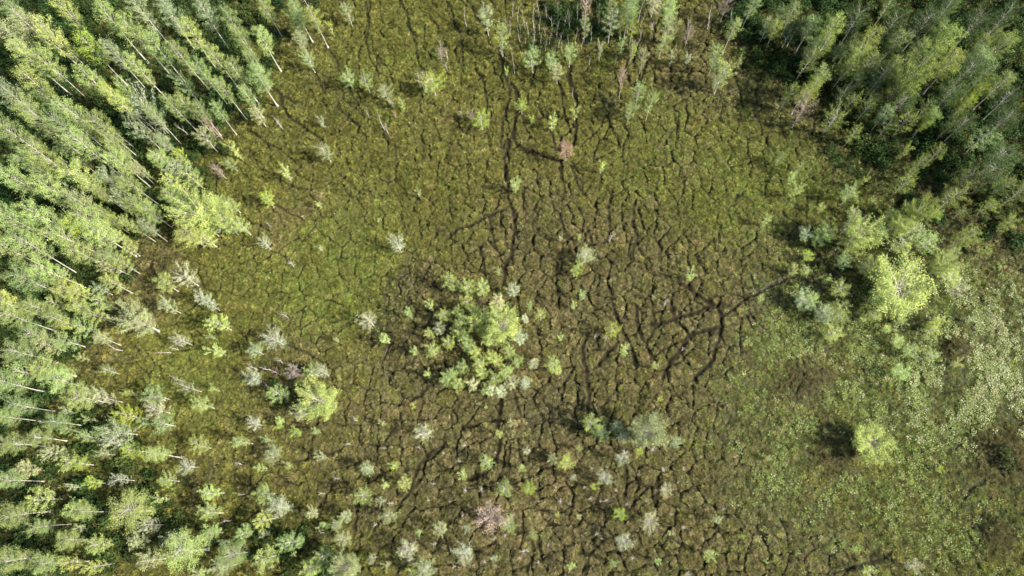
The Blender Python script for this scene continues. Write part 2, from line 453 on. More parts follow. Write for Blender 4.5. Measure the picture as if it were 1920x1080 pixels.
def scatter(name, X, Y, Z, SC, IDX, COLR, sources, label, cat, tilt=.15):
    n = len(X)
    col = bpy.data.collections.new(name+'_sources')
    for i, me in enumerate(sources):
        o = bpy.data.objects.new('%02d_%s' % (i, me.name), me)
        col.objects.link(o)
    me = bpy.data.meshes.new(name)
    me.vertices.add(n)
    me.vertices.foreach_set('co', np.stack([X, Y, Z], -1).astype(np.float32).ravel())
    def att(nm, ty, fld, arr):
        a = me.attributes.new(nm, ty, 'POINT'); a.data.foreach_set(fld, np.ascontiguousarray(arr).ravel())
    att('scl', 'FLOAT_VECTOR', 'vector', SC.astype(np.float32))
    rot = np.stack([RNG.normal(size=n)*tilt, RNG.normal(size=n)*tilt, RNG.random(n)*6.283], -1).astype(np.float32)
    att('rot', 'FLOAT_VECTOR', 'vector', rot)
    att('pick', 'INT', 'value', IDX.astype(np.int32))
    att('tcol', 'FLOAT_COLOR', 'color', np.concatenate([COLR, np.ones((n, 1))], 1).astype(np.float32))
    o = bpy.data.objects.new(name, me)
    COL.objects.link(o)
    ng = bpy.data.node_groups.new(name, 'GeometryNodeTree')
    ng.interface.new_socket('Geometry', in_out='INPUT', socket_type='NodeSocketGeometry')
    ng.interface.new_socket('Geometry', in_out='OUTPUT', socket_type='NodeSocketGeometry')
    gi, go = ng.nodes.new('NodeGroupInput'), ng.nodes.new('NodeGroupOutput')
    iop = ng.nodes.new('GeometryNodeInstanceOnPoints')
    ci = ng.nodes.new('GeometryNodeCollectionInfo')
    ci.inputs['Collection'].default_value = col
    ci.inputs['Separate Children'].default_value = True
    ci.inputs['Reset Children'].default_value = True
    def na(nm, ty):
        k = ng.nodes.new('GeometryNodeInputNamedAttribute'); k.data_type = ty; k.inputs[0].default_value = nm
        return k.outputs['Attribute']
    e2r = ng.nodes.new('FunctionNodeEulerToRotation')
    L = ng.links.new
    L(gi.outputs[0], iop.inputs['Points']); L(ci.outputs[0], iop.inputs['Instance'])
    iop.inputs['Pick Instance'].default_value = True
    L(na('pick', 'INT'), iop.inputs['Instance Index'])
    L(na('rot', 'FLOAT_VECTOR'), e2r.inputs[0]); L(e2r.outputs[0], iop.inputs['Rotation'])
    L(na('scl', 'FLOAT_VECTOR'), iop.inputs['Scale'])
    L(iop.outputs[0], go.inputs[0])
    md = o.modifiers.new('scatter', 'NODES'); md.node_group = ng
    props(o, label, cat, kind='stuff')
    return o


def in_view(x, y, m=60):
    px, py = project(x, y)
    return (px > -m) & (px < 1920+m) & (py > -m) & (py < 1080+m)


def rand_pts(n):
    x = RNG.uniform(-88, 88, n); y = RNG.uniform(-12, 86, n)
    k = in_view(x, y)
    return x[k], y[k]


x, y = rand_pts(450000)
w = samp(CW, x, y)
tr = samp(TR, x, y)
tus = samp(TUS, x, y)
trb = samp(TRB, x, y)
fine = vnoise(x, y, .8, 91)
cum = np.cumsum(w, -1)
sel = (.55*fnoise(x, y, 1.4, 92, 2)*1.6-.18+.45*RNG.random(len(x)))
sel = np.clip(sel, 0, .999)
cls = (sel[:, None] > cum).sum(-1).clip(0, 6)
mixr = RNG.random(len(x)) < .55
cls = np.where(mixr, (RNG.random(len(x))[:, None] > cum).sum(-1).clip(0, 6), cls)
dens = np.array([1, 1, .95, 1, .6, .35, .7])[cls]*np.where(cls == 1, 1, .45+.8*np.clip(tus*1.3, 0, 1))
keep = RNG.random(len(x)) < dens*(1-np.clip(tr*2.2, 0, 1))
x, y, cls, tus, tr = x[keep], y[keep], cls[keep], tus[keep], trb[keep]
n = len(x)
z = samp(HGT, x, y)-.03
PAL = np.array([[.262, .275, .070], [.250, .285, .060], [.275, .238, .108], [.38, .34, .15], [.225, .265, .070], [.070, .085, .040], [.060, .080, .022]])
c = PAL[cls]*.9*(.45+1.1*RNG.random((n, 1))**1.4)*(.8+.4*vnoise(x, y, 2.3, 95)[:, None])
c = c*(.6+.8*vnoise(x, y, .55, 97)[:, None])*(1+(vnoise(x, y, .9, 98)[:, None]-.5)*np.array([.22, .03, .15]))
hue = fnoise(x, y, 5, 96, 4)[:, None]
c = c*(1+(hue-.5)*np.array([.25, .12, .1]))
hm = samp(HEATH, x, y)[:, None]
c = c*(1-.75*hm)+.75*hm*np.array([.125, .100, .042])*(.5+1.0*RNG.random((n, 1)))
tanr = (RNG.random(n) < .13) & (hm[:, 0] < .4)
c[tanr] = c[tanr]*.4+np.array([.27, .23, .12])*.6
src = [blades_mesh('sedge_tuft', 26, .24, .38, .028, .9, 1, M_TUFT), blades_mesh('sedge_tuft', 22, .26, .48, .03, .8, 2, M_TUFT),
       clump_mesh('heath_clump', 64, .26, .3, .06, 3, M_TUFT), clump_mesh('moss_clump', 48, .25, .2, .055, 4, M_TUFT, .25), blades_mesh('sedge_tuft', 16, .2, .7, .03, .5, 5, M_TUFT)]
OPT = {0: (0, 1, 4), 1: (3, 3, 0), 2: (2, 2, 0), 3: (0, 1, 1), 4: (3, 2, 0), 5: (3, 0, 2), 6: (1, 2, 2)}
tab = np.array([OPT[k] for k in range(7)])
pick = tab[cls, RNG.integers(0, 3, n)]
s = (.55+.6*RNG.random(n))*np.where(cls == 2, 1.1, 1)*(1-.55*np.clip(tr*2.5, 0, 1))
scatter('bog_vegetation', x, y, z, np.stack([s, s, s*(.45+.5*RNG.random(n))*(1-.45*np.clip(tr*2.5, 0, 1))], -1), pick, c, src,
        'olive and brown sedge, moss and heath tussocks covering the whole bog', 'bog plants')
print('tufts', n)

# lily and bog-bean leaves
x, y = rand_pts(420000)
w = samp(CW, x, y)
lw = w[..., 4]*1.0+w[..., 1]*.22+w[..., 5]*.28
patch = np.clip((fnoise(x, y, 2.6, 131, 5)-.36)*4, 0, 1)
px, py = project(x, y)
bright = np.clip(np.exp(-((px-1880)**2/(2*140**2)+(py-680)**2/(2*110**2))), 0, 1)
keep = (RNG.random(len(x)) < np.clip(lw**2.1*.55*patch*(1+.8*bright), 0, 1)*(1-samp(HEATH, x, y))) & (samp(TR, x, y) < .5)
x, y, bright = x[keep], y[keep], bright[keep]
n = len(x)
z = samp(HGT, x, y)+.05
pale = RNG.random(n)
c = np.where((pale < .05+.5*bright)[:, None], np.array([.42, .45, .22]), np.where((pale < .8)[:, None], np.array([.22, .29, .075]), np.array([.30, .30, .10])))
c = c*(.6+.6*RNG.random((n, 1)))
s = .55+.6*RNG.random(n)
scatter('lily_leaves', x, y, z, np.stack([s, s, s], -1), RNG.integers(0, 3, n), c, [pads_mesh('leaf_patch', 15, .34, 31+i, M_PAD) for i in range(3)],
        'pale round floating leaves speckling the wet ground towards the right side', 'water plants', .08)
print('pads', n)

# leafy undergrowth in the forest floor
x, y = rand_pts(60000)
w = samp(CW, x, y)
keep = (project(x, y)[1] < 1e9) & (RNG.random(len(x)) < np.clip((w[..., 6]-.32)*1.3, 0, .75)*np.clip((fnoise(x, y, 3, 141, 3)-.3)*3, 0, 1))
x, y = x[keep], y[keep]
n = len(x)
z = samp(HGT, x, y)
c = np.array([.050, .085, .024])*(.5+1.0*RNG.random((n, 1)))*(1+(vnoise(x, y, 4, 142)[:, None]-.5)*np.array([.8, .3, .2]))
s = .8+1.5*RNG.random(n)
scatter('undergrowth', x, y, z, np.stack([s, s, s*1.1], -1), RNG.integers(0, 2, n), c, [clump_mesh('leafy_shrub', 150, .5, .8, .085, 51+i, M_TUFT) for i in range(2)],
        'low dark green undergrowth filling the forest floor between the trunks', 'undergrowth')
print('undergrowth', n)


# ---------------------------------------------------------------- trees
def tube(V, F, pts, rads, k=5):
    base = len(V)
    pts = [np.asarray(p, float) for p in pts]
    for i, (p, r) in enumerate(zip(pts, rads)):
        d = pts[min(i+1, len(pts)-1)]-pts[max(i-1, 0)]
        d = d/(np.linalg.norm(d)+1e-9)
        u = np.cross(d, [0, 0, 1.0] if abs(d[2]) < .9 else [1.0, 0, 0]); u /= np.linalg.norm(u)+1e-9
        v = np.cross(d, u)
        for j in range(k):
            a = 6.28318*j/k
            V.append(p+r*(math.cos(a)*u+math.sin(a)*v))
    for i in range(len(pts)-1):
        for j in range(k):
            a, b = base+i*k+j, base+i*k+(j+1) % k
            F.append((a, b, b+k, a+k))
    top = base+(len(pts)-1)*k
    V.append(pts[-1]); t = len(V)-1
    for j in range(0, k): F.append((top+j, top+(j+1) % k, t, t))


def fix_tri(F):
    return F


def mesh_from(name, V, F, mat, smooth=True):
    me = bpy.data.meshes.new(name)
    me.from_pydata([tuple(map(float, v)) for v in V], [], [f if f[2] != f[3] else f[:3] for f in F])
    me.materials.append(mat)
    if smooth: me.polygons.foreach_set('use_smooth', np.ones(len(me.polygons), bool))
    me.update()
    return me


def make_tree_meshes(seed, H, Rc, t0, nb, up, leaves, ls, r0, shape, bark=None, swell=2.2, lean=.02, hollow=0., twigs=5, fuzz=.045):
    """returns trunk, branches, crown meshes of a tree of height H and crown radius Rc"""
    g = np.random.default_rng(seed)
    bark = bark or M_BARK
    ph = g.random()*6.28
    def tpos(t):
        return np.array([math.sin(t*2.2+ph)*lean*H*t+lean*H*t*.5, math.cos(t*2.7+ph)*lean*H*t, H*.93*t])
    V, F = [], []
    ts = [0, .02, .05, .1, .2, .35, .5, .65, .8, .92, 1]
    tube(V, F, [tpos(t)-np.array([0, 0, .35 if t == 0 else 0]) for t in ts],
         [r0*((1-t)**.8*.85+.12)*(1+(swell-1)*math.exp(-t/.035)) for t in ts], 8)
    trunk = mesh_from('trunk', V, F, bark)
    V, F = [], []
    LP, LD = [], []
    for i in range(nb):
        q = (i+.5*g.random())/nb
        t = t0+(1-t0)*q**.9
        a = i*2.39996+g.normal()*.35
        prof = {'cone': (1-q)**.75*.95+.12, 'oval': math.sin(math.pi*(.12+.80*q))**.8, 'flat': .55+.45*math.sin(math.pi*min(1, q*.8+.1)), 'vase': .45+.55*q}[shape]
        L = Rc*prof*(.62+.58*g.random())
        e = up*(.5+.8*g.random())+.5*q*up
        d = np.array([math.cos(a)*math.cos(e), math.sin(a)*math.cos(e), math.sin(e)])
        side = np.array([-math.sin(a), math.cos(a), 0])
        p0 = tpos(t)
        bend = g.normal()*.18
        def bp(s):
            return p0+d*L*s/max(.55, math.cos(e))+side*bend*L*s*s+np.array([0, 0, .10*L*s*s])
        rb = max(.026, r0*.34*(1-t*.5))*(.6+.5*g.random())
        tube(V, F, [bp(s) for s in (0, .35, .7, 1)], [rb, rb*.7, rb*.42, rb*.12], 4)
        for k in range(twigs):
            s = .25+.75*(k+g.random())/twigs
            b0 = bp(s)
            da = a+(1 if k % 2 else -1)*(.5+.6*g.random())
            dd = np.array([math.cos(da), math.sin(da), .35+.5*g.random()])
            tl = L*(.22+.25*g.random())*(1.15-.5*s)
            b1 = b0+dd*tl
            tube(V, F, [b0, (b0+b1)/2+np.array([0, 0, .04*tl]), b1], [rb*.32, rb*.22, rb*.08], 3)
            LP.append((b0, b1, s, q))
        LP.append((bp(.7), bp(1.05), 1, q))
    br = mesh_from('branches', V, F, bark)
    if not leaves: return trunk, br, None
    LPa = LP
    wts = np.array([np.linalg.norm(b1-b0)*(.35+s*(1+hollow)-hollow*.35) for b0, b1, s, q in LPa]); wts = np.clip(wts, .01, None); wts /= wts.sum()
    pick = g.choice(len(LPa), leaves, p=wts)
    B0 = np.array([LPa[i][0] for i in pick]); B1 = np.array([LPa[i][1] for i in pick])
    u = g.random((leaves, 1))*1.05
    C = B0+(B1-B0)*u+g.normal(size=(leaves, 3))*np.array([1, 1, .7])*(fuzz*Rc+.045)
    D = B1-B0; D /= np.linalg.norm(D, axis=1, keepdims=True)+1e-9
    D = D+g.normal(size=(leaves, 3))*.7; D /= np.linalg.norm(D, axis=1, keepdims=True)
    zc = (t0*.55+.45)*H
    ax_ = np.array([0, 0, 1.0])
    out_ = (C-np.array([0, 0, zc]))*np.array([1, 1, .6]); out_ /= np.linalg.norm(out_, axis=1, keepdims=True)+1e-9
    nr = out_*.95+ax_*.35+g.normal(size=(leaves, 3))*.42
    S = np.cross(D, nr); S /= np.linalg.norm(S, axis=1, keepdims=True)+1e-9
    ll = ls*(.6+.8*g.random((leaves, 1)))
    Vv = np.stack([C-D*ll, C+S*ll*.42, C+D*ll, C-S*ll*.42], 1).reshape(-1, 3)
    Ff = np.arange(leaves*4).reshape(-1, 4)
    me = raw_mesh('crown', Vv, Ff, [M_LEAF])
    cl = np.random.default_rng(seed+5).random(len(LPa))[pick][:, None]
    tone = (.70+.44*cl)*(.72+.56*g.random((leaves, 1)))
    warm = (cl-.5)*np.array([.16, .04, -.1])+1
    vcol(me, 'v', np.repeat(tone*warm, 4, 0))
    return trunk, br, me


# (proto lists) H and Rc are the nominal size of each prototype
PROTO = {}
def addp(kind, H, Rc, n, **kw):
    PROTO[kind] = (H, Rc, [make_tree_meshes(hash_seed(kind, i), H, Rc, **kw) for i in range(n)])
def hash_seed(k, i): return sum(ord(ch) for ch in k)*31+i*7
addp('c', 14, 1.9, 6, t0=.42, nb=56, up=.45, leaves=4600, ls=.088, r0=.13, shape='oval', swell=3.2, fuzz=.08, twigs=4)
addp('t', 14, 2.6, 5, t0=.46, nb=54, up=.42, leaves=6000, ls=.092, r0=.15, shape='flat', swell=3.0, fuzz=.07)
addp('o', 5, 1.4, 6, t0=.22, nb=30, up=.5, leaves=2400, ls=.072, r0=.085, shape='oval', hollow=.7, twigs=6, swell=1.8)
addp('d', 6, 3.0, 5, t0=.2, nb=60, up=.62, leaves=12000, ls=.10, r0=.24, shape='flat', hollow=.8, twigs=7, fuzz=.05)
addp('s', 3, .8, 5, t0=.12, nb=18, up=.75, leaves=1000, ls=.062, r0=.045, shape='vase', swell=1.4)
addp('w', 5, 1.5, 5, t0=.2, nb=30, up=.6, leaves=2000, ls=.065, r0=.085, shape='flat', bark=M_DEAD, swell=1.6, twigs=6)
addp('x', 4.5, .9, 7, t0=.12, nb=9, up=.95, leaves=0, ls=.1, r0=.07, shape='vase', bark=M_DEAD, swell=1.5, lean=.10, twigs=3)
addp('z', 3, .8, 4, t0=.1, nb=14, up=.7, leaves=0, ls=.1, r0=.06, shape='vase', bark=M_DEAD, swell=1.4, lean=.04, twigs=4)

TONE = {'l': (.43, .52, .15), 'y': (.43, .54, .08), 'g': (.33, .42, .13), 'k': (.11, .18, .05), 'p': (.52, .56, .32), 'a': (.38, .43, .20), 'r': (.50, .39, .31), 'u': (.56, .36, .26), 'o': (.48, .26, .08)}
TNAME = {'l': 'lime-green', 'y': 'yellow-green', 'g': 'mid-green', 'k': 'dark green', 'p': 'pale green', 'a': 'grey-green', 'r': 'rusty pink', 'u': 'rust-red', 'o': 'orange', 'n': 'pale grey'}
KN = {'c': ('cypress_tree', 'cypress'), 't': ('cypress_tree', 'cypress'), 'd': ('spreading_tree', 'spreading tree'), 'o': ('young_cypress', 'young cypress'),
      's': ('sapling', 'sapling'), 'w': ('sparse_tree', 'sparse tree'), 'x': ('dead_tree', 'bare snag'), 'z': ('dead_shrub', 'bare shrub')}
CAT = {'c': 'tree', 't': 'tree', 'd': 'tree', 'o': 'tree', 's': 'sapling', 'w': 'tree', 'x': 'dead tree', 'z': 'dead shrub'}
ALLT = []
hand = []
COUNT = {}


def zone(px, py):
    if ((px-915)/150)**2+((py-635)/130)**2 < 1: return 'in the central clump', 'trees of the central clump'
    if ((px-550)/110)**2+((py-715)/75)**2 < 1: return 'in the left-centre clump', 'trees of the clump left of centre'
    if px > 1440 and py < 480 and py < 300+(px-1440)*.45: return 'in the shaded right woods', 'trees of the shaded woods at the upper right'
    if 1480 < px < 1830 and 380 < py < 640: return 'by the big right crown', 'trees around the big crown on the right'
    if px > 1440: return 'on right lily flats', 'trees on the lily flats'
    if px < 520-py*.42 or (px < 170): return 'in the left forest', 'trees of the dense left forest'
    if px < 480: return 'at the left forest edge', 'trees along the left forest edge'
    if py < 130: return 'along the top edge', 'trees along the top of the bog'
    if py > 780: return 'on the lower bog', 'trees scattered on the lower bog'
    return 'on the open bog', 'trees scattered on the open bog'


def plant(cx, cy, r, h, kind, tone, label=None, rot=None, stretch=1.0):
    fz = .8 if kind in 'ct' else .72 if kind == 'd' else .62
    p = unproject(cx, cy, h*fz)
    H, Rc, L = PROTO[kind]
    i = COUNT.get(kind, 0); COUNT[kind] = i+1
    trunk, br, cr = L[i % len(L)] if kind not in 'ctd' else random.choice(L)
    dist = math.sqrt(p.x**2+p.y**2+(ALT-p.z)**2)
    depth = -(np.array([p.x, p.y, p.z-ALT]) @ CM)[2]
    rm = r*depth/FPX*(.88 if kind in 'os' and 'central' in zone(cx, cy)[0] else 1.05 if kind in 'os' else .95 if kind == 'd' else .78 if kind in 'ct' and zone(cx, cy)[0] == 'in the left forest' and len(hand) else .82 if kind in 'ct' and 'shaded' in zone(cx, cy)[0] else 1.02)
    if kind == 'x' and h <= 6.5: h *= .72
    if kind in 'ct' and cx > 1440: h *= .76
    if kind in 'osd' and cx > 1440 and cy > 380: h *= .78
    name, noun = KN[kind]
    root = bpy.data.objects.new(name, None)
    root.empty_display_size = .3
    COL.objects.link(root)
    root.location = (p.x, p.y, float(samp(HGT, p.x, p.y))-.05)
    k = rm/Rc
    root.scale = (k, k, h/H*(.97+.06*random.random()))
    root.rotation_euler = (random.gauss(0, .02), random.gauss(0, .02), random.random()*6.283 if rot is None else rot)
    zn, gp = zone(cx, cy)
    size = ('tall' if h > 8 else 'big' if r >= 25 else 'tiny' if r < 8 else 'small' if r < 13 else 'medium')
    tn = TNAME[tone if cr else 'n']
    if not cr and tone == 'r': tn = 'pinkish'
    props(root, label, CAT[kind], gp)
    ALLT.append((root, cx, cy, f'{size} {tn} {noun}', label))
    def part(nm, me, colr):
        o = bpy.data.objects.new(nm, me)
        COL.objects.link(o); o.parent = root
        o.color = (*colr, 1)
    v = .85+.3*random.random()
    bc = (v, v*(.95 if tone != 'r' else .82), v*(.9 if tone != 'r' else .75))
    part('trunk', trunk, bc); part('branches', br, bc)
    if cr:
        c = TONE[tone]
        if 'central' in gp and tone in 'ga': c = tuple(q*1.12 for q in TONE['p' if tone == 'a' else 'l'])
        if kind in 'os' and tone in 'gla' and 'shaded' not in gp: c = tuple(q*1.12 for q in c)
        if 'shaded' in gp: c = tuple(q*m_ for q, m_ in zip(c, (.70, .72, .50)))  # shade of the right woods painted into the crown colour
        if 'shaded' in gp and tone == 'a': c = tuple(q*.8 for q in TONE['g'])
        j = .82+.36*random.random(); w_ = random.uniform(-.1, .1)
        if kind == 'd': j = 1.0+.15*random.random(); w_ = .03
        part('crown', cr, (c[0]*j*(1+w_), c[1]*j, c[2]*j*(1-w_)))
    return root


